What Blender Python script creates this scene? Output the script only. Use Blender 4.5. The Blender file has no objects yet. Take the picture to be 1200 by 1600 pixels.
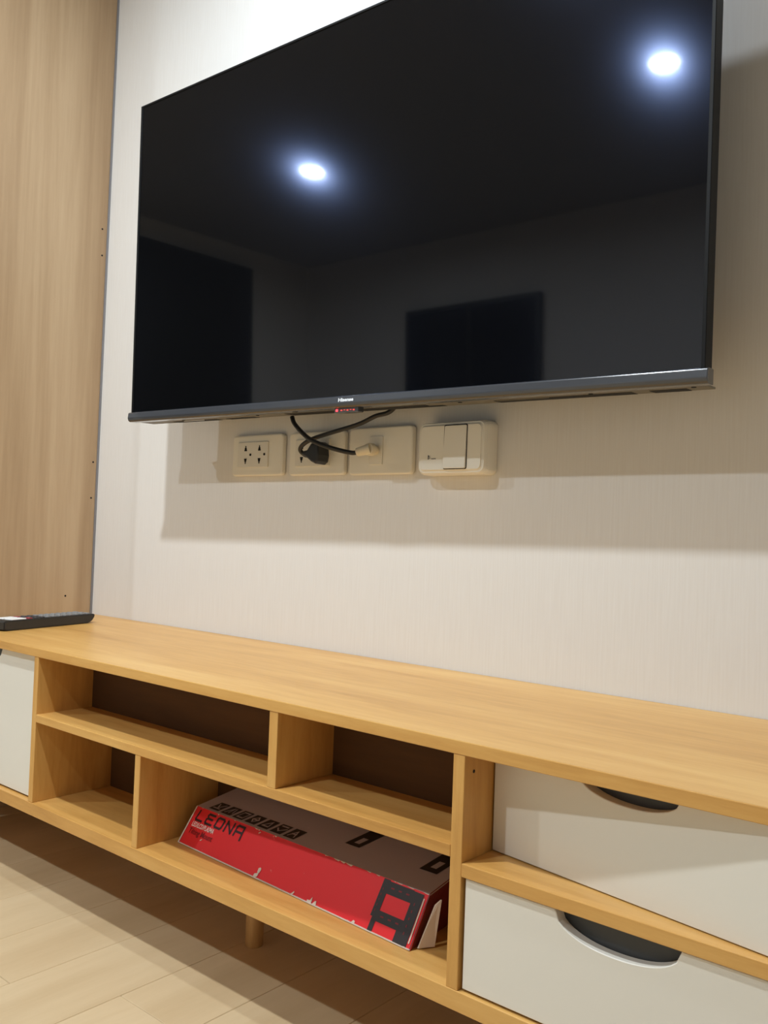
import bpy, bmesh, math, random
from mathutils import Vector, Matrix, Quaternion

random.seed(7)
SC = bpy.context.scene
COL = SC.collection
CEIL = 1.80

# ------------------------------------------------------------------ camera
F_PX = 1377.55
cd = bpy.data.cameras.new('camera')
cam = bpy.data.objects.new('camera', cd)
COL.objects.link(cam)
cd.sensor_fit = 'VERTICAL'; cd.sensor_height = 36.0; cd.sensor_width = 27.0
cd.lens = F_PX / 1600.0 * 36.0
cd.clip_start = 0.02
Rv = Vector((0.764739, 0.643275, 0.037040))
Uv = Vector((-0.012124, -0.043110, 0.998997))
Fv = Vector((-0.644226, 0.764421, 0.025169))
m = Matrix((Rv, Uv, -Fv)).transposed().to_4x4()
m.translation = Vector((1.28733, -0.98562, 0.53179))
cam.matrix_world = m
SC.camera = cam

# ------------------------------------------------------------------ world, exposure
w = bpy.data.worlds.new('world'); SC.world = w
w.use_nodes = True
w.node_tree.nodes['Background'].inputs[0].default_value = (0.02, 0.025, 0.04, 1)
w.node_tree.nodes['Background'].inputs[1].default_value = 1.0
SC.view_settings.view_transform = 'Standard'
SC.view_settings.look = 'None'
SC.view_settings.gamma = 1.0
SC.view_settings.use_curve_mapping = False
SC.view_settings.exposure = 0.0

# downlights: (x, y, power in W, colour)
LAMPS = [(-0.97, -1.62, 15, (0.85, 0.94, 1.0)),
         (0.354, -1.61, 11.5, (0.85, 0.94, 1.0)),
         (0.42, -0.85, 19.5, (0.89, 0.96, 1.0)),
         (0.46, -0.48, 6.5, (0.80, 0.90, 1.0))]


# ------------------------------------------------------------------ materials
def s2l(c):
    return tuple((v / 12.92 if v <= 0.04045 else ((v + 0.055) / 1.055) ** 2.4) for v in [x / 255.0 for x in c])


def new_mat(name):
    mt = bpy.data.materials.new(name); mt.use_nodes = True
    nt = mt.node_tree
    return mt, nt, nt.nodes['Principled BSDF']


def plain(name, rgb, rough=0.5, metal=0.0, coat=0.0, bump=0.0, bscale=300, spec=0.5):
    mt, nt, b = new_mat(name)
    b.inputs['Base Color'].default_value = (*s2l(rgb), 1)
    b.inputs['Roughness'].default_value = rough
    b.inputs['Metallic'].default_value = metal
    b.inputs['Coat Weight'].default_value = coat
    b.inputs['Specular IOR Level'].default_value = spec
    if bump:
        n = nt.nodes.new('ShaderNodeTexNoise'); n.inputs['Scale'].default_value = bscale
        bp = nt.nodes.new('ShaderNodeBump'); bp.inputs['Strength'].default_value = bump; bp.inputs['Distance'].default_value = 0.001
        tc = nt.nodes.new('ShaderNodeTexCoord')
        nt.links.new(tc.outputs['Object'], n.inputs['Vector'])
        nt.links.new(n.outputs['Fac'], bp.inputs['Height']); nt.links.new(bp.outputs['Normal'], b.inputs['Normal'])
    return mt


def glow(name, rgb, strength):
    mt, nt, b = new_mat(name)
    b.inputs['Base Color'].default_value = (*rgb, 1)
    b.inputs['Emission Color'].default_value = (*rgb, 1)
    b.inputs['Emission Strength'].default_value = strength
    return mt


def wood(name, dark, mid, light, scale, rough=0.4, fine=0.35, bump=0.15, vary=0.0):
    """scale: mapping scale per axis; the grain runs along the axis with the small value"""
    mt, nt, b = new_mat(name)
    N = nt.nodes.new; L = nt.links.new
    tc = N('ShaderNodeTexCoord'); mp = N('ShaderNodeMapping')
    mp.inputs['Scale'].default_value = scale
    L(tc.outputs['Object'], mp.inputs['Vector'])
    n1 = N('ShaderNodeTexNoise'); n1.inputs['Scale'].default_value = 1.0; n1.inputs['Detail'].default_value = 4; n1.inputs['Distortion'].default_value = 0.6
    L(mp.outputs['Vector'], n1.inputs['Vector'])
    mp2 = N('ShaderNodeMapping'); mp2.inputs['Scale'].default_value = tuple(v * 7 for v in scale)
    L(tc.outputs['Object'], mp2.inputs['Vector'])
    n2 = N('ShaderNodeTexNoise'); n2.inputs['Scale'].default_value = 1.0; n2.inputs['Detail'].default_value = 5; n2.inputs['Roughness'].default_value = 0.7
    L(mp2.outputs['Vector'], n2.inputs['Vector'])
    mx = N('ShaderNodeMix'); mx.data_type = 'FLOAT'; mx.inputs[0].default_value = fine
    L(n1.outputs['Fac'], mx.inputs[2]); L(n2.outputs['Fac'], mx.inputs[3])
    r = N('ShaderNodeValToRGB')
    r.color_ramp.elements[0].position = 0.34; r.color_ramp.elements[0].color = (*s2l(dark), 1)
    r.color_ramp.elements[1].position = 0.66; r.color_ramp.elements[1].color = (*s2l(light), 1)
    e = r.color_ramp.elements.new(0.5); e.color = (*s2l(mid), 1)
    L(mx.outputs[0], r.inputs['Fac'])
    out = r.outputs['Color']
    if vary:
        oi = N('ShaderNodeObjectInfo'); mr = N('ShaderNodeMapRange')
        mr.inputs['To Min'].default_value = 1 - vary; mr.inputs['To Max'].default_value = 1 + vary
        L(oi.outputs['Random'], mr.inputs['Value'])
        vm = N('ShaderNodeVectorMath'); vm.operation = 'SCALE'
        L(out, vm.inputs[0]); L(mr.outputs['Result'], vm.inputs['Scale']); out = vm.outputs['Vector']
    L(out, b.inputs['Base Color'])
    b.inputs['Roughness'].default_value = rough
    bp = N('ShaderNodeBump'); bp.inputs['Strength'].default_value = bump; bp.inputs['Distance'].default_value = 0.0006
    L(n2.outputs['Fac'], bp.inputs['Height']); L(bp.outputs['Normal'], b.inputs['Normal'])
    return mt


def wallpaper():
    mt, nt, b = new_mat('wallpaper')
    N = nt.nodes.new; L = nt.links.new
    tc = N('ShaderNodeTexCoord'); mp = N('ShaderNodeMapping'); mp.inputs['Scale'].default_value = (420, 420, 14)
    L(tc.outputs['Object'], mp.inputs['Vector'])
    n = N('ShaderNodeTexNoise'); n.inputs['Scale'].default_value = 1; n.inputs['Detail'].default_value = 3
    L(mp.outputs['Vector'], n.inputs['Vector'])
    r = N('ShaderNodeValToRGB')
    r.color_ramp.elements[0].position = 0.3; r.color_ramp.elements[0].color = (*s2l((226, 223, 219)), 1)
    r.color_ramp.elements[1].position = 0.7; r.color_ramp.elements[1].color = (*s2l((230, 228, 225)), 1)
    L(n.outputs['Fac'], r.inputs['Fac']); L(r.outputs['Color'], b.inputs['Base Color'])
    b.inputs['Roughness'].default_value = 0.65; b.inputs['Specular IOR Level'].default_value = 0.3
    bp = N('ShaderNodeBump'); bp.inputs['Strength'].default_value = 0.14; bp.inputs['Distance'].default_value = 0.0004
    L(n.outputs['Fac'], bp.inputs['Height']); L(bp.outputs['Normal'], b.inputs['Normal'])
    return mt


def screen_material():
    """black LCD front: sharp reflection, a faint wide haze of the anti-glare film, a few greasy smudges"""
    mt, nt, b = new_mat('lcd_screen')
    N = nt.nodes.new; L = nt.links.new
    b.inputs['Base Color'].default_value = (0.0025, 0.0026, 0.003, 1)
    b.inputs['Roughness'].default_value = 0.035
    b.inputs['Specular IOR Level'].default_value = 0.5
    hz = N('ShaderNodeBsdfAnisotropic'); hz.distribution = 'GGX'
    hz.inputs['Color'].default_value = (0.42, 0.55, 1.0, 1)
    hz.inputs['Roughness'].default_value = HAZE_R
    tc = N('ShaderNodeTexCoord'); n = N('ShaderNodeTexNoise'); n.inputs['Scale'].default_value = 9; n.inputs['Detail'].default_value = 6; n.inputs['Roughness'].default_value = 0.65
    mp = N('ShaderNodeMapping'); mp.inputs['Scale'].default_value = (1.6, 1, 1)
    L(tc.outputs['Object'], mp.inputs['Vector']); L(mp.outputs['Vector'], n.inputs['Vector'])
    mr = N('ShaderNodeMapRange'); mr.inputs['From Min'].default_value = 0.66; mr.inputs['From Max'].default_value = 0.74
    mr.inputs['To Min'].default_value = HAZE_W; mr.inputs['To Max'].default_value = HAZE_W * 1.9
    L(n.outputs['Fac'], mr.inputs['Value'])
    mx = N('ShaderNodeMixShader')
    L(mr.outputs['Result'], mx.inputs['Fac']); L(b.outputs['BSDF'], mx.inputs[1]); L(hz.outputs['BSDF'], mx.inputs[2])
    L(mx.outputs['Shader'], nt.nodes['Material Output'].inputs['Surface'])
    return mt


def carton(name, rgb, worn):
    """printed cardboard with white scuffs"""
    mt, nt, b = new_mat(name)
    N = nt.nodes.new; L = nt.links.new
    tc = N('ShaderNodeTexCoord'); n = N('ShaderNodeTexNoise'); n.inputs['Scale'].default_value = 60; n.inputs['Detail'].default_value = 5
    L(tc.outputs['Object'], n.inputs['Vector'])
    r = N('ShaderNodeValToRGB')
    r.color_ramp.elements[0].position = 0.70; r.color_ramp.elements[0].color = (*s2l(rgb), 1)
    r.color_ramp.elements[1].position = 0.74; r.color_ramp.elements[1].color = (*s2l(worn), 1)
    L(n.outputs['Fac'], r.inputs['Fac']); L(r.outputs['Color'], b.inputs['Base Color'])
    b.inputs['Roughness'].default_value = 0.42
    return mt


HAZE_R = 0.13
HAZE_W = 0.015
M = {}
M['oak_x'] = wood('oak_laminate', (188, 136, 68), (209, 158, 86), (222, 176, 104), (1.6, 16, 16), 0.33)
M['oak_z'] = wood('oak_laminate_upright', (188, 136, 68), (209, 158, 86), (222, 176, 104), (16, 16, 1.8), 0.38)
M['back'] = wood('shaded_bay_back', (72, 44, 14), (80, 50, 16), (90, 57, 20), (1.6, 16, 16), 0.8)  # brown darkened so the colour carries the shade inside the bays
M['oak_edge'] = wood('oak_leg', (178, 132, 78), (196, 150, 92), (210, 166, 108), (30, 30, 3), 0.5)
M['tan_z'] = wood('tan_wood_panel', (160, 131, 98), (177, 149, 115), (192, 165, 131), (14, 14, 0.6), 0.5, fine=0.28)
M['floor'] = wood('pale_floor_laminate', (196, 169, 130), (209, 184, 146), (219, 196, 160), (7, 0.8, 7), 0.42, fine=0.25, vary=0.018)
M['white'] = plain('white_laminate', (228, 224, 214), 0.45)
M['wall'] = wallpaper()
M['paint'] = plain('ceiling_paint', (150, 150, 152), 0.8)
M['wallgrey'] = plain('warm_grey_wall_paint', (214, 211, 206), 0.7)
M['gap_handle_grey'] = plain('gap_handle_grey', (128, 126, 128), 0.5)
M['black'] = plain('black_plastic', (12, 12, 13), 0.55, spec=0.2)
M['matte'] = plain('matte_black_plastic', (20, 19, 18), 0.6)
M['under'] = plain('dark_olive_plastic', (104, 99, 86), 0.5)
M['chin'] = plain('glossy_dark_bezel', (62, 64, 69), 0.22, coat=0.5)
M['screen'] = screen_material()
M['slot'] = plain('slot_black', (6, 6, 6), 0.8)
M['logo'] = plain('logo_silver', (225, 227, 232), 0.35)
M['ivory'] = plain('ivory_plastic', (238, 234, 222), 0.3)
M['insert'] = plain('ivory_insert', (228, 224, 213), 0.35)
M['cream'] = plain('cream_connector', (226, 216, 192), 0.4)
M['cable'] = plain('black_cable', (26, 25, 24), 0.45)
M['plug'] = plain('black_plug', (34, 35, 37), 0.45)
M['cup'] = plain('slate_grey_plastic', (62, 64, 66), 0.4)
M['remote'] = plain('remote_black', (44, 42, 40), 0.5, bump=0.1)
M['key'] = plain('remote_key_grey', (132, 130, 128), 0.5)
M['keydk'] = plain('remote_key_dark', (60, 58, 60), 0.5)
M['keyw'] = plain('remote_key_white', (235, 232, 228), 0.4)
M['keyr'] = plain('remote_key_red', (150, 52, 62), 0.4)
M['red'] = carton('red_carton_print', (222, 36, 42), (230, 160, 150))
M['greyc'] = carton('grey_carton_print', (172, 162, 164), (186, 176, 176))
M['cardw'] = plain('bare_white_card', (214, 196, 180), 0.7)
M['maroon'] = plain('maroon_carton_print', (118, 40, 42), 0.5)
M['ink'] = plain('black_ink', (44, 20, 24), 0.5)
M['inkg'] = plain('dark_ink', (40, 33, 34), 0.5)
M['inkw'] = plain('white_ink', (240, 214, 208), 0.5)
M['inkr'] = plain('dark_red_ink', (120, 16, 26), 0.5)
M['ledr'] = glow('red_led', (1.0, 0.03, 0.04), 5.0)
M['ledd'] = glow('dim_red_led', (1.0, 0.10, 0.08), 0.35)
M['darkglass'] = plain('dark_window_glass', (16, 24, 40), 0.12)
M['dframe'] = plain('dark_frame', (20, 24, 30), 0.5)
M['darkwood'] = plain('black_door_laminate', (8, 8, 9), 0.6)
M['lampring'] = plain('lamp_ring_white', (235, 235, 235), 0.5)


# ------------------------------------------------------------------ mesh helpers
def obj(name, bm, mat, parent=None, smooth=False, kind=None):
    bmesh.ops.recalc_face_normals(bm, faces=bm.faces)
    me = bpy.data.meshes.new(name)
    bm.to_mesh(me); bm.free()
    mats = mat if isinstance(mat, (list, tuple)) else [mat]
    for q in mats: me.materials.append(q)
    if smooth:
        for p in me.polygons: p.use_smooth = True
    o = bpy.data.objects.new(name, me); COL.objects.link(o)
    if parent: o.parent = parent
    if kind: o['kind'] = kind
    return o


def bx(x0, x1, y0, y1, z0, z1, bev=0.0, seg=2, bm=None):
    t = bmesh.new()
    bmesh.ops.create_cube(t, size=1.0)
    bmesh.ops.scale(t, vec=(x1 - x0, y1 - y0, z1 - z0), verts=t.verts)
    bmesh.ops.translate(t, vec=((x0 + x1) / 2, (y0 + y1) / 2, (z0 + z1) / 2), verts=t.verts)
    if bev:
        bmesh.ops.bevel(t, geom=list(t.edges), offset=bev, segments=seg, affect='EDGES', profile=0.5)
    return merge(bm, t) if bm is not None else t


def merge(dst, src):
    me = bpy.data.meshes.new('tmp'); src.to_mesh(me); src.free()
    dst.from_mesh(me); bpy.data.meshes.remove(me)
    return dst


def prism(poly, y0, y1, bev=0.0, seg=2):
    """polygon in (x,z) extruded along y"""
    t = bmesh.new()
    a = [t.verts.new((x, y0, z)) for x, z in poly]
    b = [t.verts.new((x, y1, z)) for x, z in poly]
    t.faces.new(a); t.faces.new(list(reversed(b)))
    n = len(poly)
    for i in range(n):
        j = (i + 1) % n
        t.faces.new((a[i], b[i], b[j], a[j]))
    if bev:
        bmesh.ops.recalc_face_normals(t, faces=t.faces)
        bmesh.ops.bevel(t, geom=[e for e in t.edges if abs(e.verts[0].co.y - e.verts[1].co.y) < 1e-7], offset=bev, segments=seg, affect='EDGES', profile=0.5)
    return t


def rrect(x0, x1, z0, z1, r, n=5):
    out = []
    for cx, cz, a0 in ((x1 - r, z1 - r, 0), (x0 + r, z1 - r, 90), (x0 + r, z0 + r, 180), (x1 - r, z0 + r, 270)):
        for k in range(n + 1):
            a = math.radians(a0 + 90 * k / n)
            out.append((cx + r * math.cos(a), cz + r * math.sin(a)))
    return out


def cyl(p0, p1, r0, r1=None, seg=24, bev=0.0, bm=None):
    r1 = r0 if r1 is None else r1
    p0, p1 = Vector(p0), Vector(p1); d = p1 - p0
    t = bmesh.new()
    bmesh.ops.create_cone(t, cap_ends=True, segments=seg, radius1=r0, radius2=r1, depth=d.length)
    if bev:
        bmesh.ops.bevel(t, geom=[e for e in t.edges if abs(e.verts[0].co.z - e.verts[1].co.z) < 1e-6], offset=bev, segments=3, affect='EDGES', profile=0.5)
    q = d.normalized().to_track_quat('Z', 'Y').to_matrix().to_4x4()
    bmesh.ops.transform(t, matrix=Matrix.Translation((p0 + p1) / 2) @ q, verts=t.verts)
    return merge(bm, t) if bm is not None else t


def tube(pts, r, seg=12, sub=8):
    P = [Vector(p) for p in pts]
    def cr(p0, p1, p2, p3, t):
        return 0.5 * ((2 * p1) + (-p0 + p2) * t + (2 * p0 - 5 * p1 + 4 * p2 - p3) * t * t + (-p0 + 3 * p1 - 3 * p2 + p3) * t ** 3)
    C = []
    for i in range(len(P) - 1):
        a = P[max(i - 1, 0)]; d = P[min(i + 2, len(P) - 1)]
        for k in range(sub): C.append(cr(a, P[i], P[i + 1], d, k / sub))
    C.append(P[-1])
    t = bmesh.new(); rings = []; up = Vector((0.1, 0.9, 0.3)).normalized()
    for i, c in enumerate(C):
        tg = (C[min(i + 1, len(C) - 1)] - C[max(i - 1, 0)]).normalized()
        s = tg.cross(up).normalized(); u = s.cross(tg).normalized(); up = u
        rings.append([t.verts.new(c + r * (math.cos(2 * math.pi * k / seg) * s + math.sin(2 * math.pi * k / seg) * u)) for k in range(seg)])
    for a, b in zip(rings, rings[1:]):
        for k in range(seg): t.faces.new((a[k], a[(k + 1) % seg], b[(k + 1) % seg], b[k]))
    t.faces.new(rings[0]); t.faces.new(list(reversed(rings[-1])))
    return t


def text_bm(s, size, bold=0.0, italic=0.0, width=None, height=None):
    """flat text mesh in the xy plane with its lower left corner at 0,0"""
    c = bpy.data.curves.new('txt', 'FONT'); c.body = s; c.size = size; c.offset = bold; c.shear = italic
    c.resolution_u = 3
    o = bpy.data.objects.new('txt', c); COL.objects.link(o)
    me = bpy.data.meshes.new_from_object(o.evaluated_get(bpy.context.evaluated_depsgraph_get()))
    t = bmesh.new(); t.from_mesh(me)
    bpy.data.objects.remove(o); bpy.data.meshes.remove(me); bpy.data.curves.remove(c)
    x0 = min(v.co.x for v in t.verts); x1 = max(v.co.x for v in t.verts)
    z0 = min(v.co.y for v in t.verts); z1 = max(v.co.y for v in t.verts)
    sx = (width / (x1 - x0)) if width else 1; sy = (height / (z1 - z0)) if height else sx
    for v in t.verts: v.co.x = (v.co.x - x0) * sx; v.co.y = (v.co.y - z0) * sy
    return t


def empty(name, loc=(0, 0, 0)):
    o = bpy.data.objects.new(name, None); COL.objects.link(o); o.location = loc; o.empty_display_size = 0.05
    return o


def tag(o, label, cat, group=None):
    o['label'] = label; o['category'] = cat
    if group: o['group'] = group
    return o


def bake_parent(parent, objs):
    """world-built parts -> local to a parent standing at parent.location"""
    for o in objs:
        o.parent = parent
        o.matrix_parent_inverse = Matrix.Translation(-parent.location)


# ------------------------------------------------------------------ room
XL, XR, YF = -1.90, 2.3, -2.60
T = 0.12
obj('wall_back', bx(XL - T, XR + T, 0, T, -0.05, CEIL + 0.05), M['wall'], kind='structure')
wf = obj('wall_front', bx(XL - T, XR + T, YF - T, YF, -0.05, CEIL + 0.05), M['wallgrey'], kind='structure')
obj('wall_left', bx(XL - T, XL, YF, 0, -0.05, CEIL + 0.05), M['wallgrey'], kind='structure')
obj('wall_right', bx(XR, XR + T, YF, 0, -0.05, CEIL + 0.05), M['wallgrey'], kind='structure')
obj('ceiling', bx(XL, XR, YF, 0, CEIL, CEIL + 0.05), M['paint'], kind='structure')
fl = obj('floor', bx(XL, XR, YF, 0, -0.05, -0.008), M['matte'], kind='structure')

# floor boards running towards the wall
PW, PL = 0.1125, 1.2
pm = None
i = 0
x = 0.087 - 25 * PW
while x < XR:
    off = ((i * 0.47) % 1.0) * PL
    y = YF - off
    while y < 0:
        y0, y1 = max(y, YF), min(y + PL, 0.0)
        x0, x1 = max(x, XL), min(x + PW, XR)
        if y1 - y0 > 0.03 and x1 - x0 > 0.01:
            full = abs((y1 - y0) - PL) < 1e-5 and abs(x1 - x0 - PW) < 1e-5
            if full and pm is not None:
                o = bpy.data.objects.new('plank', pm); COL.objects.link(o); o.parent = fl
            else:
                g = 0.00025
                o = obj('plank', bx(g, x1 - x0 - g, g, y1 - y0 - g, -0.008, 0, 0.0006, 1), M['floor'], fl)
                if full: pm = o.data
            o.location = (x0, y0, 0)
        y += PL
    x += PW; i += 1

# skirting behind the console
obj('baseboard_back', bx(-0.30, XR, -0.012, 0, 0, 0.07, 0.002), M['white'], kind='structure')

# dark door in the left wall and dark window in the wall opposite (both seen mirrored in the screen)
dr = obj('door_1', bx(XL, XL + 0.035, -2.18, -1.45, 0.0, 1.70, 0.004), M['darkwood'], kind='structure')
obj('door_handle', cyl((XL + 0.035, -1.50, 0.8), (XL + 0.07, -1.50, 0.8), 0.012, bev=0.002), M['gap_handle_grey'], dr, smooth=True)
wn = obj('window_1', bx(-1.24, -0.53, YF, YF + 0.03, 0.75, 1.485, 0.003), M['dframe'], kind='structure')
obj('pane', bx(-1.215, -0.895, YF + 0.03, YF + 0.036, 0.775, 1.46), M['darkglass'], wn)
obj('pane', bx(-0.875, -0.555, YF + 0.03, YF + 0.036, 0.775, 1.46), M['darkglass'], wn)


# ------------------------------------------------------------------ downlights
LR = 0.031
def lamp(x, y, power, colr, label):
    root = empty('downlight', (x, y, CEIL))
    tag(root, label, 'ceiling light', 'recessed downlights in the ceiling')
    t = bmesh.new()
    n = 40
    prof = [(LR, -0.002), (LR + 0.002, -0.006), (LR + 0.012, -0.005), (LR + 0.016, 0.0)]
    rings = [[t.verts.new((r * math.cos(2 * math.pi * k / n), r * math.sin(2 * math.pi * k / n), z)) for k in range(n)] for r, z in prof]
    for a, b in zip(rings, rings[1:]):
        for k in range(n): t.faces.new((a[k], a[(k + 1) % n], b[(k + 1) % n], b[k]))
    obj('ring', t, M['lampring'], root, smooth=True)
    area = math.pi * LR ** 2
    gm = glow('lamp_diffuser', colr, power / (math.pi * area))
    t = bmesh.new(); bmesh.ops.create_circle(t, cap_ends=True, segments=32, radius=LR)
    for v in t.verts: v.co.z = -0.003
    d = obj('diffuser', t, gm, root)
    for p in d.data.polygons:
        if p.normal.z > 0: p.flip()
    return root


lamp(*LAMPS[0], 'round white downlight mirrored near the middle left of the television screen')
lamp(*LAMPS[1], 'round white downlight mirrored at the upper right of the television screen')
lamp(*LAMPS[2], 'round downlight in the ceiling between the camera and the television')
lamp(*LAMPS[3], 'round downlight in the ceiling nearest the wall above the television')

# ------------------------------------------------------------------ tall wooden unit at the left
PX = -0.3026
wd = empty('wardrobe', (-0.56, -0.13, 0))
tag(wd, 'tall tan wood-grain cabinet side reaching up beside the console at the left', 'wardrobe')
parts = []
t = prism([(PX - 0.018, 0), (PX, 0), (PX, 1.78), (PX - 0.018, 1.78)], -0.26, -0.004)
parts.append(obj('side_panel', t, M['tan_z']))
parts.append(obj('gap_shade_strip', bx(PX - 0.010, PX + 0.0025, -0.0038, -0.0002, 0, 1.78), M['gap_handle_grey']))  # grey strip added to draw the shade of the gap at the wall
parts.append(obj('side_panel', bx(-0.83, -0.812, -0.26, -0.004, 0, 1.78), M['tan_z']))
parts.append(obj('top_panel', bx(-0.812, PX - 0.018, -0.26, -0.004, 1.76, 1.78), M['tan_z']))
parts.append(obj('back_panel', bx(-0.812, PX - 0.018, -0.010, -0.004, 0.06, 1.76), M['tan_z']))
parts.append(obj('plinth', bx(-0.812, PX - 0.018, -0.245, -0.03, 0, 0.06), M['tan_z']))
parts.append(obj('door', bx(-0.83, PX, -0.280, -0.262, 0.065, 1.78, 0.001), M['tan_z']))
for (hy, hz) in ((-0.0144, 1.1267), (-0.0125, 1.0734), (-0.0115, 0.655), (-0.0125, 0.5828), (-0.0589, 0.3879)):
    parts.append(obj('peg_hole', cyl((PX - 0.001, hy, hz), (PX + 0.0003, hy, hz), 0.0019, seg=14), M['slot']))
bake_parent(wd, parts)

# ------------------------------------------------------------------ TV console
D = 0.3332
zt, zu = 0.3506, 0.3382          # top board
zm1, zm2 = 0.2572, 0.2462        # left shelf
zr1, zr2 = 0.2437, 0.2318        # right shelf
zb1, zb2 = 0.1322, 0.1145        # bottom board
xs2, xs1 = 0.0925, 0.1039
xd1, xd2 = 0.3463, 0.3575
xc1, xc2 = 0.5869, 0.6000
xr1, xr2 = 0.8290, 0.8415
xe1, xe2 = 1.2050, 1.2170
xa = PX + 0.0035
YB = 0.2065                      # back of the open bays (front face)
YS = 0.2440
cs = empty('tv_console', (0.46, -0.17, 0))
tag(cs, 'long low oak console with open shelves, white door and drawers under the television', 'tv console')
P = []
bv = 0.0007
P.append(obj('top_board', bx(xa, xe2 + 0.008, -D, -0.001, zu, zt, bv), M['oak_x']))
P.append(obj('bottom_board', bx(xa, xe2, -D, -0.003, zb2, zb1, bv), M['oak_x']))
P.append(obj('end_panel', bx(xa, xa + 0.012, -D + 0.001, -0.003, zb1, zu, bv), M['oak_z']))
P.append(obj('end_panel', bx(xe1, xe2, -D + 0.001, -0.003, zb1, zu, bv), M['oak_z']))
P.append(obj('divider', bx(xs2, xs1, -D + 0.0005, -0.006, zb1, zu, bv), M['oak_z']))
P.append(obj('divider', bx(xr1, xr2, -D + 0.0005, -0.006, zb1, zu, bv), M['oak_z']))
P.append(obj('divider', bx(xd1, xd2, -D + 0.0008, -YB + 0.0, zb1, zm2, bv), M['oak_z']))
P.append(obj('divider', bx(xc1, xc2, -D + 0.0008, -YB + 0.0, zm1, zu, bv), M['oak_z']))
P.append(obj('shelf', bx(xs1, xr1, -D + 0.0004, -YB, zm2, zm1, bv), M['oak_x']))
P.append(obj('shelf', bx(xr2, xe1, -D + 0.0004, -0.006, zr2, zr1, bv), M['oak_x']))
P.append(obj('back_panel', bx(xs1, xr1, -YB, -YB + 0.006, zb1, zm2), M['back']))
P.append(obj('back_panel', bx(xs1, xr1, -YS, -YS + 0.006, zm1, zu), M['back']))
P.append(obj('screw_hole', cyl((xr2 - 0.001, -0.318, 0.322), (xr2 + 0.0003, -0.318, 0.322), 0.0016, seg=12), M['slot']))
for lx, ly in ((-0.23, -0.29), (-0.23, -0.05), (1.15, -0.29), (1.15, -0.05), (0.4386, -0.205)):
    P.append(obj('leg', cyl((lx, ly, 0.0), (lx, ly, zb2), 0.0113, 0.0122, 28, 0.0012), M['oak_edge'], smooth=True))


def notched(W, H, cx, hw, dep, y0=0.0, y1=0.012, n=26, pw=2.15, skew=0.0):
    """white front panel with a bowl-shaped finger cut-out in its upper edge"""
    pts = [(0, 0), (W, 0), (W, H)]
    for k in range(n + 1):
        u = 1 - 2 * k / n
        z = H - dep * max(0.0, 1 - abs(u) ** pw) ** (1 / pw)
        pts.append((cx + hw * u + skew * (H - z), z))
    pts.append((0, H))
    return prism(pts, y0, y1, 0.0006, 1)


def front(kind, x, y, z, W, H, cx, hw, dep, rot=0.0, skew=0.0, box_d=0.0):
    root = obj(kind, notched(W, H, cx, hw, dep, skew=skew), M['white'])
    root.location = (x, y, z); root.rotation_euler = (0, 0, rot)
    # dark moulded cup behind the cut-out
    t = prism(rrect(cx - hw - 0.035, cx + hw + 0.008, H - dep - 0.008, H - 0.0005, 0.006), 0.0125, 0.0185, 0.0006)
    obj('finger_pull', t, M['cup'], root)
    if box_d:
        t = bx(0.012, 0.020, 0.019, box_d, 0.004, H - 0.02)
        bx(W - 0.020, W - 0.012, 0.019, box_d, 0.004, H - 0.02, bm=t)
        bx(0.020, W - 0.020, 0.019, box_d, 0.004, 0.010, bm=t)
        bx(0.020, W - 0.020, box_d - 0.008, box_d, 0.010, H - 0.02, bm=t)
        obj('drawer_box', t, M['oak_x'], root)
    return root


bake = []
d1 = front('door', xa + 0.0135, -D + 0.009, zb1 + 0.0022, xs2 - 0.001 - xa - 0.0135, zu - zb1 - 0.004, -0.071 - xa - 0.0135, 0.052, 0.022)
d2 = front('drawer', xr2 + 0.0030, -D + 0.0035, zb1 + 0.0022, xe1 - xr2 - 0.0045, zr2 - zb1 - 0.0034, 0.986 - xr2 - 0.003, 0.053, 0.0225, box_d=0.28)
d3 = front('drawer', 0.8415 + 0.0015, -0.2857, zr1 + 0.0008, 0.356, zu - zr1 - 0.0022, 0.1405, 0.0475, 0.0175, rot=math.radians(-8.5), box_d=0.16)
P += [d1, d2, d3]
for o in P:
    o.parent = cs
    o.matrix_parent_inverse = Matrix.Translation(-cs.location)

# ------------------------------------------------------------------ television
W, HG = 0.963, 0.533
ti, ya, ro = math.radians(1.217), math.radians(1.1176), math.radians(-0.6569)


def tvp(x, v):
    X = x - W / 2
    X, V = X * math.cos(ro) - v * math.sin(ro), X * math.sin(ro) + v * math.cos(ro)
    return Vector((W / 2 + X * math.cos(ya), -0.1201 - math.sin(ti) * V + X * math.sin(ya), 0.6996 + V * math.cos(ti)))


O = tvp(0, 0)
ex = (tvp(W, 0) - O).normalized(); ez = (tvp(0, HG) - O).normalized()
ey = ez.cross(ex).normalized(); ez = ex.cross(ey)
tv = empty('television', O)
tv.matrix_world = Matrix((ex, ey, ez)).transposed().to_4x4() @ Matrix.Identity(4)
tv.matrix_world = Matrix.Translation(O) @ Matrix((ex, ey, ez)).transposed().to_4x4()
tag(tv, 'large flat black television mounted on the white wall above the console', 'television')
CH = 0.0158
obj('screen', bx(0.0045, W - 0.0045, 0.0012, 0.006, CH, HG - 0.0035), M['screen'], tv)
t = bx(0, 0.0045, 0, 0.020, CH, HG, 0.0008)
bx(W - 0.0045, W, 0, 0.020, CH, HG, 0.0008, bm=t)
bx(0.0045, W - 0.0045, 0, 0.020, HG - 0.0035, HG, 0.0008, bm=t)
obj('frame', t, M['black'], tv)
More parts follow.
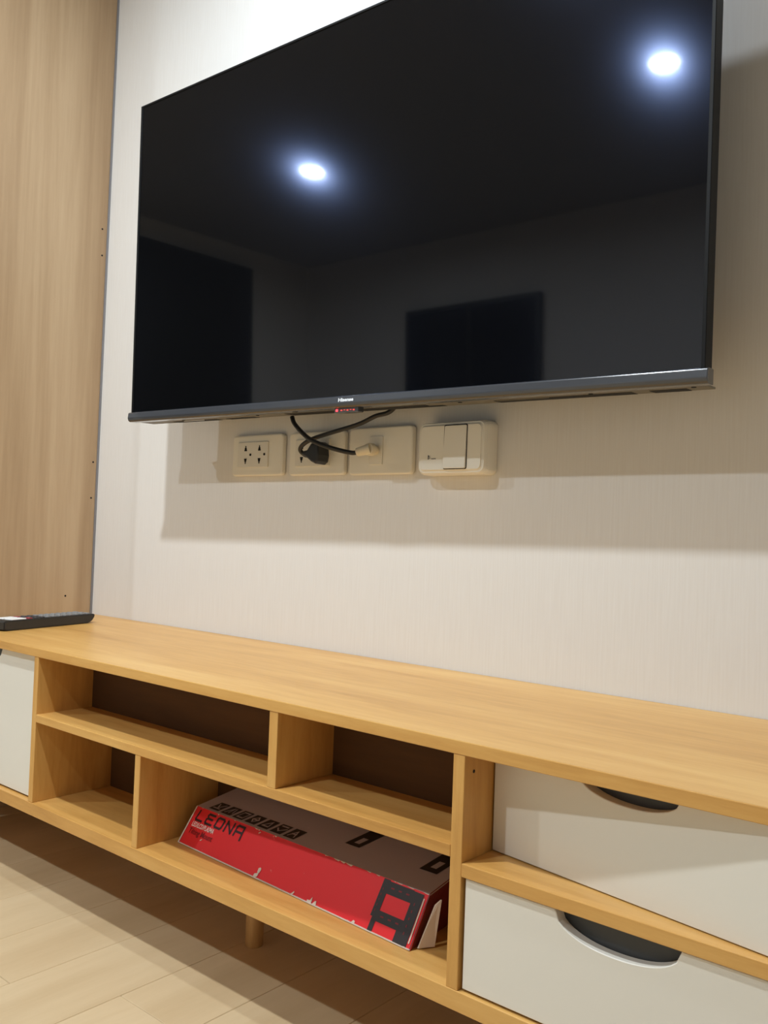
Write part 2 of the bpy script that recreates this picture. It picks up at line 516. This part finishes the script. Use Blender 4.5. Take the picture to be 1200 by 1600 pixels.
# chin: sloped glossy strip, profile in (y,z) swept along x
prof = [(0.0010, CH + 0.0006), (-0.0030, CH - 0.0010), (-0.0042, 0.0062), (-0.0030, 0.0022), (0.000, 0.0), (0.014, 0.0), (0.014, CH + 0.0006)]
t = bmesh.new()
a = [t.verts.new((-0.004, y, z)) for y, z in prof]; b = [t.verts.new((W + 0.004, y, z)) for y, z in prof]
t.faces.new(a); t.faces.new(list(reversed(b)))
for k in range(len(prof)):
    j = (k + 1) % len(prof); t.faces.new((a[k], b[k], b[j], a[j]))
bmesh.ops.recalc_face_normals(t, faces=t.faces)
bmesh.ops.bevel(t, geom=list(t.edges), offset=0.0009, segments=2, affect='EDGES', profile=0.5)
obj('bottom_bezel', t, M['chin'], tv)
# shallow back cover, then the deep lower housing with its vents
obj('back_cover', bx(0.003, W - 0.003, 0.007, 0.026, 0.004, HG - 0.002, 0.003), M['matte'], tv)
t = bmesh.new()
lo = [(0.050, 0.026, 0.003), (W - 0.045, 0.026, 0.003), (W - 0.085, 0.060, 0.006), (0.085, 0.060, 0.006)]
hi = [(0.050, 0.026, 0.33), (W - 0.045, 0.026, 0.33), (W - 0.085, 0.060, 0.30), (0.085, 0.060, 0.30)]
a = [t.verts.new(p) for p in lo]; b = [t.verts.new(p) for p in hi]
t.faces.new(a); t.faces.new(b)
for k in range(4): t.faces.new((a[k], a[(k + 1) % 4], b[(k + 1) % 4], b[k]))
bmesh.ops.recalc_face_normals(t, faces=t.faces)
bmesh.ops.bevel(t, geom=list(t.edges), offset=0.003, segments=2, affect='EDGES')
hs = obj('rear_housing', t, M['matte'], tv)
# olive grey underside strip with screws and slots
obj('underside', bx(0.004, W - 0.004, 0.0145, 0.044, 0.0005, 0.0025), M['under'], tv)
for (x0, x1, y0, y1) in ((0.075, 0.185, 0.030, 0.043), (0.205, 0.27, 0.032, 0.043), (0.345, 0.60, 0.022, 0.030), (0.345, 0.62, 0.033, 0.043), (0.70, 0.875, 0.026, 0.043), (0.895, 0.935, 0.026, 0.043)):
    obj('vent_slot', bx(x0, x1, y0, y1, 0.0001, 0.0008), M['slot'], tv)
obj('vent_rim', bx(0.105, 0.155, 0.0285, 0.0305, -0.0004, 0.0006), M['logo'], tv)  # silver colour paints the highlight along the vent rim
obj('vent_rim', bx(0.705, 0.775, 0.0245, 0.0262, -0.0004, 0.0006), M['under'], tv)
for sx in (0.115, 0.29, 0.655, 0.83, 0.945):
    obj('screw', cyl((sx, 0.020, -0.0002), (sx, 0.020, 0.0010), 0.0026, seg=14), M['slot'], tv)
# maker's name on the bezel, ink lying on the sloped face
t = text_bm('Hisense', 0.01, bold=0.0004, width=0.0270, height=0.0050)
for v in t.verts:
    v.co = Vector((0.4735 + v.co.x + 0.0, -0.00425 + (v.co.y) * 0.14, 0.0078 + v.co.y))
obj('logo', t, M['logo'], tv)
# infrared eye hanging under the bezel
ir = obj('sensor_module', bx(0.462, 0.505, 0.001, 0.013, -0.0062, 0.001, 0.0012), M['chin'], tv)
obj('led', bx(0.4655, 0.4690, 0.0002, 0.0020, -0.0045, -0.0015, 0.0006), M['ledr'], ir)
for k in range(5):
    obj('led', bx(0.474 + k * 0.0055, 0.4772 + k * 0.0055, 0.0006, 0.0018, -0.0040 + 0.0008 * (k % 2), -0.0022), M['ledd'], ir)
# bracket to the wall
mb = obj('wall_bracket', bx(0.30, 0.66, 0.0605, 0.078, 0.12, 0.24, 0.002), M['matte'], tv)
obj('bracket_arm', bx(0.40, 0.43, 0.078, 0.119, 0.16, 0.20), M['matte'], tv)
obj('bracket_arm', bx(0.53, 0.56, 0.078, 0.116, 0.16, 0.20), M['matte'], tv)


# ------------------------------------------------------------------ wall plates
def plate(name, x0, x1, z0, z1, dep, label, cat, group=None, r=0.006):
    """root is the plate itself: bevelled frame with a raised inner field"""
    root = empty(name, ((x0 + x1) / 2, 0, z0)); tag(root, label, cat, group)
    cx = (x0 + x1) / 2
    t = prism(rrect(x0 - cx, x1 - cx, 0, z1 - z0, r), -0.0004, -dep, 0.0028, 3)
    obj('frame', t, M['ivory'], root)
    return root, cx


def thai_holes(root, px, pz, y):
    """twin flat/round pin socket with a round earth hole"""
    for s in (1, -1):
        z = pz + s * 0.0098
        t = cyl((px, y, z), (px, y - 0.0005, z), 0.0024, seg=14)
        bx(px - 0.0010, px + 0.0010, y - 0.0005, y, z + (0.0 if s > 0 else -0.0052), z + (0.0052 if s > 0 else 0.0), bm=t)
        bx(px - 0.0030, px + 0.0030, y - 0.0005, y, z - 0.0036 if s > 0 else z + 0.0014, z - 0.0014 if s > 0 else z + 0.0036, bm=t)
        obj('pin_hole', t, M['slot'], root)
    obj('earth_hole', cyl((px + 0.012, y, pz), (px + 0.012, y - 0.0005, pz), 0.0022, seg=14), M['slot'], root)


PZ0, PZ1 = 0.6205, 0.6885
r1, cx = plate('power_outlet', 0.124, 0.247, PZ0, PZ1, 0.010, 'leftmost white wall plate, a double socket with nothing plugged in', 'outlet')
sk = obj('socket_insert', prism(rrect(0.1405 - cx, 0.2145 - cx, 0.014, 0.056, 0.001), -0.010, -0.0125, 0.0006), M['insert'], r1)
thai_holes(r1, 0.1605 - cx, 0.035, -0.0125); thai_holes(r1, 0.1945 - cx, 0.035, -0.0125)
r2, cx2 = plate('power_outlet', 0.2625, 0.382, PZ0 - 0.001, PZ1 - 0.001, 0.010, 'second white wall plate from the left, double socket holding the black plug', 'outlet')
obj('socket_insert', prism(rrect(0.279 - cx2, 0.353 - cx2, 0.014, 0.056, 0.001), -0.010, -0.0125, 0.0006), M['insert'], r2)
thai_holes(r2, 0.2935 - cx2, 0.035, -0.0125)
thai_holes(r2, 0.3300 - cx2, 0.035, -0.0125)
r3, cx3 = plate('antenna_outlet', 0.392, 0.513, PZ0 - 0.002, PZ1 + 0.0, 0.010, 'third white wall plate with cream antenna connector pushed into its small insert', 'outlet')
obj('antenna_insert', prism(rrect(0.434 - cx3, 0.459 - cx3, 0.0145, 0.056, 0.001), -0.010, -0.0120, 0.0005), M['insert'], r3)
# surface box with a rocker switch
sw = empty('wall_switch', (0.593, 0, 0.615)); tag(sw, 'thick white box switch with one tall rocker, rightmost under the television', 'switch')
t = bmesh.new()
bk = rrect(-0.056, 0.056, 0.000, 0.072, 0.008); ft = rrect(-0.0505, 0.0535, 0.0035, 0.0685, 0.009)
ra = [t.verts.new((x, -0.0004, z)) for x, z in bk]; rb = [t.verts.new((x, -0.022, z)) for x, z in bk]; rc = [t.verts.new((x, -0.032, z)) for x, z in ft]
for A, B in ((ra, rb), (rb, rc)):
    for k in range(len(A)): t.faces.new((A[k], A[(k + 1) % len(A)], B[(k + 1) % len(A)], B[k]))
t.faces.new(ra); t.faces.new(rc)
bmesh.ops.recalc_face_normals(t, faces=t.faces)
bmesh.ops.bevel(t, geom=[e for e in t.edges if e.verts[0].co.y < -0.02 and e.verts[1].co.y < -0.02 and abs(e.verts[0].co.y - e.verts[1].co.y) < 1e-6], offset=0.003, segments=3, affect='EDGES')
obj('housing', t, M['ivory'], sw, smooth=False)
obj('rocker_gap', prism(rrect(-0.0085, 0.0295, 0.0065, 0.0665, 0.0025), -0.0315, -0.0324, 0.0), M['slot'], sw)
t = prism(rrect(-0.0073, 0.0283, 0.0077, 0.0653, 0.002), -0.0316, -0.0345, 0.0008)
for v in t.verts:
    if v.co.y < -0.033: v.co.y -= (0.036 - v.co.z) * 0.035
obj('rocker', t, M['ivory'], sw)
t = text_bm('S', 0.004, width=0.0030, height=0.0040)
bmesh.ops.transform(t, matrix=Matrix.Translation((-0.0335, -0.03235, 0.0215)) @ Matrix.Rotation(math.pi / 2, 4, 'X'), verts=t.verts)
bx(-0.0345, -0.0335, -0.0325, -0.0320, 0.0205, 0.0265, bm=t)
for k in range(3): bx(-0.0285 + k * 0.0026, -0.0270 + k * 0.0026, -0.0325, -0.0320, 0.0208, 0.0220, bm=t)
obj('logo_mark', t, M['cup'], sw)

# ------------------------------------------------------------------ cables
pc = empty('power_cable', (0.325, -0.03, 0.650)); tag(pc, 'black mains cable curling from the television to its flat black plug', 'cable')
pts = [(0.530, -0.044, 0.735), (0.506, -0.050, 0.704), (0.478, -0.052, 0.697), (0.445, -0.050, 0.6875), (0.395, -0.050, 0.6785), (0.355, -0.048, 0.6715), (0.330, -0.045, 0.6640), (0.3180, -0.040, 0.6560), (0.3205, -0.032, 0.6490), (0.328, -0.030, 0.6475)]
loc = pc.location
obj('cord', tube([Vector(p) - loc for p in pts], 0.0033), M['cable'], pc, smooth=True)
plug = [(0.3170, 0.6540), (0.3300, 0.6560), (0.3380, 0.6655), (0.3485, 0.6685), (0.3530, 0.6660), (0.3555, 0.6480), (0.3535, 0.6385), (0.3480, 0.6345), (0.3400, 0.6375), (0.3300, 0.6440), (0.3180, 0.6485)]
t = prism([(x - loc.x, z - loc.z) for x, z in plug], -0.0128 - loc.y, -0.0390 - loc.y, 0.0035, 3)
obj('plug', t, M['plug'], pc, smooth=False)

ac = empty('antenna_cable', (0.45, -0.03, 0.650)); tag(ac, 'black antenna lead crossing over the other cable to a cream coaxial plug', 'cable')
loc = ac.location
pts = [(0.316, -0.058, 0.705), (0.322, -0.058, 0.694), (0.342, -0.058, 0.6775), (0.363, -0.058, 0.6660), (0.396, -0.054, 0.6550), (0.4230, -0.040, 0.6485), (0.4330, -0.036, 0.6495)]
obj('cord', tube([Vector(p) - loc for p in pts], 0.0034), M['cable'], ac, smooth=True)
t = cyl(Vector((0.4310, -0.0365, 0.6490)) - loc, Vector((0.4500, -0.028, 0.6545)) - loc, 0.0062, 0.0078, bev=0.0012)
cyl(Vector((0.4470, -0.030, 0.6540)) - loc, Vector((0.4470, -0.0190, 0.6540)) - loc, 0.0092, 0.0092, bev=0.0012, bm=t)
cyl(Vector((0.4470, -0.0195, 0.6540)) - loc, Vector((0.4470, -0.0121, 0.6540)) - loc, 0.0066, 0.0066, bm=t)
obj('coaxial_plug', t, M['cream'], ac, smooth=False)

# ------------------------------------------------------------------ remote control on the console top
RA = Vector((-0.1060, -0.2790, zt)); ang = math.atan2(0.195, -0.047)
rm = empty('remote_control', (0, 0, 0))
ux = Vector((math.cos(ang), math.sin(ang), 0)); uy = Vector((-ux.y, ux.x, 0))
rm.matrix_world = Matrix.Translation(RA + Vector((0, 0, 0.0005))) @ Matrix((ux, uy, Vector((0, 0, 1)))).transposed().to_4x4()
tag(rm, 'black remote control lying at the left end of the console top', 'remote control')
# body: local x length 0.205, y width 0..0.046, wedge profile
t = bmesh.new()
prof = [(0.000, 0.0025), (0.006, 0.0), (0.184, 0.0), (0.194, 0.0040), (0.199, 0.0100), (0.200, 0.0140), (0.197, 0.0158), (0.004, 0.0165), (0.0, 0.0140)]
a = [t.verts.new((x, 0.0, z)) for x, z in prof]; b = [t.verts.new((x, 0.046, z)) for x, z in prof]
t.faces.new(a); t.faces.new(list(reversed(b)))
for k in range(len(prof)):
    j = (k + 1) % len(prof); t.faces.new((a[k], b[k], b[j], a[j]))
bmesh.ops.recalc_face_normals(t, faces=t.faces)
bmesh.ops.bevel(t, geom=[e for e in t.edges if abs(e.verts[0].co.y - e.verts[1].co.y) < 1e-6], offset=0.0016, segments=2, affect='EDGES')
obj('body', t, M['remote'], rm)
def key(x, y, w, l, mt, lab=None):
    k = obj('button', bx(x, x + l, y, y + w, 0.0150, 0.0180, 0.0007, 1), mt, rm)
    if lab: k['label'] = lab
key(0.018, 0.0040, 0.0180, 0.030, M['keyw'], 'wide white button'); key(0.018, 0.0250, 0.0170, 0.030, M['keyw'], 'wide white button')
key(0.053, 0.0040, 0.0110, 0.008, M['keyr'], 'dark red button'); key(0.053, 0.0175, 0.0110, 0.008, M['keydk']); key(0.053, 0.031, 0.0110, 0.008, M['keyr'], 'dark red button')
for q in range(10):
    for c in range(3):
        key(0.067 + q * 0.0130, 0.0045 + c * 0.0135, 0.0100, 0.0075, M['key'] if q > 1 else M['keydk'])

# ------------------------------------------------------------------ red carton in the lower bay
bxr = empty('carton', (0.57, -0.26, zb1)); tag(bxr, 'long scuffed red and grey cardboard box for a television mount, lying in the lower bay', 'box')
loc = bxr.location
zf = zb1 + 0.0004
FBL, FBR = Vector((0.3732, -0.2818, zf)), Vector((0.7655, -0.3040, zf))
FTL, FTR = Vector((0.3845, -0.2622, 0.1767)), Vector((0.7695, -0.2795, 0.1803))
BTL, BTR = Vector((0.4020, -0.2125, 0.1930)), Vector((0.7780, -0.2125, 0.2000))
BBL, BBR = Vector((0.3860, -0.2085, zf)), Vector((0.7560, -0.2085, zf))


def quad(a, b, c, d, mat, name, th=0.0012):
    """thin cardboard sheet: outer face a b c d, thickened inwards"""
    n = (b - a).cross(d - a).normalized()
    cen = (FBL + BTR) / 2
    if n.dot((a + c) / 2 - cen) < 0: n = -n
    t = bmesh.new()
    NU, NV = 14, 4
    def bil(u, v): return a * (1 - u) * (1 - v) + b * u * (1 - v) + c * u * v + d * (1 - u) * v
    go = [[t.verts.new(bil(i / NU, j / NV) - loc) for i in range(NU + 1)] for j in range(NV + 1)]
    gi = [[t.verts.new(bil(i / NU, j / NV) - n * th - loc) for i in range(NU + 1)] for j in range(NV + 1)]
    for g_, rev in ((go, False), (gi, True)):
        for j in range(NV):
            for i in range(NU):
                q = [g_[j][i], g_[j][i + 1], g_[j + 1][i + 1], g_[j + 1][i]]
                t.faces.new(list(reversed(q)) if rev else q)
    ro = go[0] + [r[-1] for r in go[1:]] + list(reversed(go[-1]))[1:] + [r[0] for r in reversed(go[1:-1])]
    ri = gi[0] + [r[-1] for r in gi[1:]] + list(reversed(gi[-1]))[1:] + [r[0] for r in reversed(gi[1:-1])]
    for k in range(len(ro)): t.faces.new((ro[k], ri[k], ri[(k + 1) % len(ro)], ro[(k + 1) % len(ro)]))
    return obj(name, t, mat, bxr), n


front_o, nf = quad(FBL, FBR, FTR, FTL, M['red'], 'front_face')
top_o, ntp = quad(FTL, FTR, BTR, BTL, M['greyc'], 'top_face')
quad(FBR, BBR, BTR, FTR, M['maroon'], 'end_flap')
quad(FBL, BBL, BTL, FTL, M['maroon'], 'end_flap')
quad(BBL, BBR, BTR, BTL, M['greyc'], 'rear_face')
quad(FBL, FBR, BBR, BBL, M['cardw'], 'base_face')
# loose white inner flap standing out at the right end
FO = Vector((0.010, -0.002, 0))
t = bmesh.new()
q4 = [FBR + Vector((0.003, 0.008, 0.001)), FBR + Vector((0.012, 0.022, 0.001)), FTR + Vector((0.010, 0.004, -0.003)), FTR + Vector((0.006, 0.000, -0.008))]
o_ = [t.verts.new(p - loc) for p in q4]; i_ = [t.verts.new(p + Vector((0.0012, 0.0004, 0)) - loc) for p in q4]
t.faces.new(o_); t.faces.new(list(reversed(i_)))
for k in range(4): t.faces.new((o_[k], i_[k], i_[(k + 1) % 4], o_[(k + 1) % 4]))
f = obj('loose_flap', t, M['cardw'], bxr); f['label'] = 'bare white torn cardboard flap'


def on_face(c4, n, bm, off=0.0004):
    """map unit-square verts (x,y) to the quad a,b,c,d (a lower left, b lower right, c upper right, d upper left)"""
    a, b, c, d = c4
    for v in bm.verts:
        u, w_ = v.co.x, v.co.y
        v.co = (a * (1 - u) * (1 - w_) + b * u * (1 - w_) + c * u * w_ + d * (1 - u) * w_) + n * off - loc
    return bm


FF = (FBL, FBR, FTR, FTL); TF = (FTL, FTR, BTR, BTL)


def flat(polys):
    t = bmesh.new()
    for pl in polys: t.faces.new([t.verts.new((x, y, 0)) for x, y in pl])
    return t


def strokes(lines, wd, ax=1.0):
    """polyline strokes as quads, half width wd in y units, x compensated by ax"""
    out = []
    for ln in lines:
        for (x0, y0), (x1, y1) in zip(ln, ln[1:]):
            dx, dy = (x1 - x0) / ax, (y1 - y0); L = math.hypot(dx, dy) or 1
            nx, ny = -dy / L * wd * ax, dx / L * wd
            exx, eyy = dx / L * wd * ax, dy / L * wd
            out.append([(x0 - exx + nx, y0 - eyy + ny), (x1 + exx + nx, y1 + eyy + ny), (x1 + exx - nx, y1 + eyy - ny), (x0 - exx - nx, y0 - eyy - ny)])
    return out


def put(bm, c4, n, u0, v0, sx, sy, name, mat, off=0.0004):
    for v in bm.verts: v.co = Vector((u0 + v.co.x * sx, v0 + v.co.y * sy, 0))
    return obj(name, on_face(c4, n, bm, off), mat, bxr)


# letters of the brand, drawn as rounded strokes (unit cell 1 wide, 1 high)
LET = {
    'L': [[(0.12, 1.0), (0.0, 0.12), (0.08, 0.0), (0.75, 0.0)]],
    'E': [[(0.85, 1.0), (0.15, 1.0), (0.05, 0.85), (0.15, 0.55), (0.70, 0.52)], [(0.15, 0.55), (0.0, 0.40), (0.0, 0.12), (0.1, 0.0), (0.80, 0.0)]],
    'O': [[(0.1, 0.0), (0.0, 0.12), (0.08, 0.88), (0.2, 1.0), (0.75, 1.0), (0.88, 0.85), (0.80, 0.15), (0.68, 0.0), (0.1, 0.0)]],
    'N': [[(0.0, 0.0), (0.08, 1.0), (0.78, 0.0), (0.88, 1.0)]],
    'A': [[(0.0, 0.0), (0.05, 0.85), (0.18, 1.0), (0.88, 1.0), (0.85, 0.40)], [(0.02, 0.40), (0.85, 0.40)], [(0.85, 0.45), (0.88, -0.25)]],
}
pl = []
for k, ch in enumerate('LEONA'):
    for ln in LET[ch]:
        pl += [[(k * 0.0500 + 0.0 + x * 0.041, y * 0.26) for x, y in ln]]
t = flat(strokes(pl, 0.030, 0.115))
put(t, FF, nf, 0.025, 0.675, 1.0, 0.92, 'brand_lettering', M['ink'])
t = text_bm('LED/LCD/PLASMA', 0.1, bold=0.002, width=0.115, height=0.125)
put(t, FF, nf, 0.022, 0.50, 1, 1, 'white_lettering', M['inkw'], 0.0005)
t = text_bm('Tilting Mount', 0.1, bold=0.0006, width=0.125, height=0.185)
put(t, FF, nf, 0.022, 0.275, 1, 1, 'product_lettering', M['inkr'], 0.0006)
# picture of the wall bracket near the right end
def rc(x0, y0, x1, y1): return [(x0, y0), (x1, y0), (x1, y1), (x0, y1)]
brk = [rc(0.845, 0.28, 0.868, 0.99), rc(0.952, 0.02, 0.985, 0.96), rc(0.868, 0.74, 0.952, 0.97), rc(0.868, 0.22, 0.952, 0.42), rc(0.852, 0.0, 0.868, 0.28), rc(0.940, 0.0, 0.952, 0.22)]
t = flat(brk); put(t, FF, nf, 0, 0, 1, 1, 'bracket_print', M['inkg'])
sl = []
for k in range(3):
    sl += [rc(0.878 + k * 0.026, 0.85, 0.889 + k * 0.026, 0.878), rc(0.878 + k * 0.026, 0.315, 0.889 + k * 0.026, 0.343)]
for k in range(5): sl.append(rc(0.852, 0.38 + k * 0.10, 0.8545, 0.42 + k * 0.10)); sl.append(rc(0.964, 0.20 + k * 0.13, 0.967, 0.25 + k * 0.13))
t = flat(sl); put(t, FF, nf, 0, 0, 1, 1, 'bracket_slots', M['inkr'], 0.0006)
# row of seven black pictogram tiles on the top face and two bracket pictures further back
til, gly = [], []
for k in range(7):
    u = 0.050 + k * 0.0610
    til.append([(u, 0.06), (u + 0.049, 0.06), (u + 0.053, 0.36), (u + 0.006, 0.36)])
gl = [[[(0.2, 0.75), (0.5, 0.35), (0.85, 0.8)], [(0.15, 0.25), (0.8, 0.25)]],
      [[(0.2, 0.2), (0.5, 0.8), (0.55, 0.25)], [(0.7, 0.8), (0.9, 0.3)]],
      [[(0.2, 0.2), (0.8, 0.2), (0.85, 0.8), (0.25, 0.8), (0.2, 0.2)]],
      [[(0.2, 0.5), (0.5, 0.8), (0.8, 0.5), (0.5, 0.2), (0.2, 0.5)], [(0.35, 0.5), (0.65, 0.5)]],
      [[(0.2, 0.25), (0.8, 0.25), (0.6, 0.8), (0.2, 0.25)]],
      [[(0.15, 0.5), (0.5, 0.25), (0.9, 0.6)], [(0.2, 0.8), (0.8, 0.8)]],
      [[(0.2, 0.2), (0.5, 0.75), (0.8, 0.2)], [(0.3, 0.45), (0.7, 0.45)]]]
t = flat(til); put(t, TF, ntp, 0, 0, 1, 1, 'pictogram_tiles', M['inkg'])
pl = []
for k in range(7):
    u = 0.050 + k * 0.0610
    for ln in gl[k]: pl.append([(u + 0.003 + x * 0.045 + y * 0.004, 0.06 + y * 0.30) for x, y in ln])
t = flat(strokes(pl, 0.017, 0.11)); put(t, TF, ntp, 0, 0, 1, 1, 'pictogram_lines', M['greyc'], 0.0006)
for pg, hl in (([(0.615, 0.42), (0.672, 0.42), (0.690, 0.95), (0.632, 0.95)], [(0.638, 0.50), (0.658, 0.50), (0.664, 0.68), (0.644, 0.68)]),
               ([(0.895, 0.42), (0.955, 0.42), (0.965, 0.95), (0.905, 0.95)], [(0.918, 0.52), (0.938, 0.52), (0.942, 0.70), (0.922, 0.70)])):
    put(flat([pg]), TF, ntp, 0, 0, 1, 1, 'bracket_picture', M['inkg'])
    put(flat([hl]), TF, ntp, 0, 0, 1, 1, 'bracket_slot', M['greyc'], 0.0006)
# torn and scuffed spots: bare card showing on the red print and along its edges
sc = []
for (u, v, s) in ((0.395, 0.06, 1.3), (0.40, 0.20, 0.9), (0.63, 0.02, 1.2), (0.65, 0.03, 0.9), (0.80, 0.02, 0.8), (0.56, 0.05, 0.5), (0.10, 0.27, 0.35), (0.33, 0.93, 0.35)):
    n_ = 9; pt = []
    for k in range(n_):
        a_ = 2 * math.pi * k / n_; rr = s * (0.5 + random.random() * 0.8)
        pt.append((u + 0.008 * rr * math.cos(a_) + 0.004 * math.sin(a_), max(0.002, min(0.998, v + 0.085 * rr * math.sin(a_)))))
    sc.append(pt)
for edge_v in (0.0, 1.0):
    u = 0.0
    while u < 0.99:
        l = random.uniform(0.004, 0.03)
        if random.random() < (0.55 if edge_v == 0 else 0.35):
            h = random.uniform(0.012, 0.035)
            sc.append([(u, edge_v), (min(1, u + l), edge_v), (min(1, u + l * 0.8), abs(edge_v - h)), (u + l * 0.3, abs(edge_v - h * 0.6))])
        u += l
sc.append([(0.0, 0.0), (0.006, 0.0), (0.005, 1.0), (0.0, 1.0)])
sc.append([(0.0, 0.0), (1.0, 0.0), (1.0, 0.022), (0.5, 0.012), (0.0, 0.025)])
sc.append([(0.988, 0.1), (0.992, 0.1), (0.991, 0.9), (0.987, 0.9)])
t = flat(sc); put(t, FF, nf, 0, 0, 1, 1, 'scuff_marks', M['cardw'], 0.0007)['kind'] = 'stuff'

bpy.context.view_layer.update()

# everything above was laid out at 1 : 1.25; bring the whole place to life size
K = 1.25
for o in list(COL.objects):
    if o.parent is None:
        if o.type == 'CAMERA':
            mw = o.matrix_world.copy(); mw.translation *= K; o.matrix_world = mw
        else:
            o.matrix_world = Matrix.Scale(K, 4) @ o.matrix_world
bpy.context.view_layer.update()
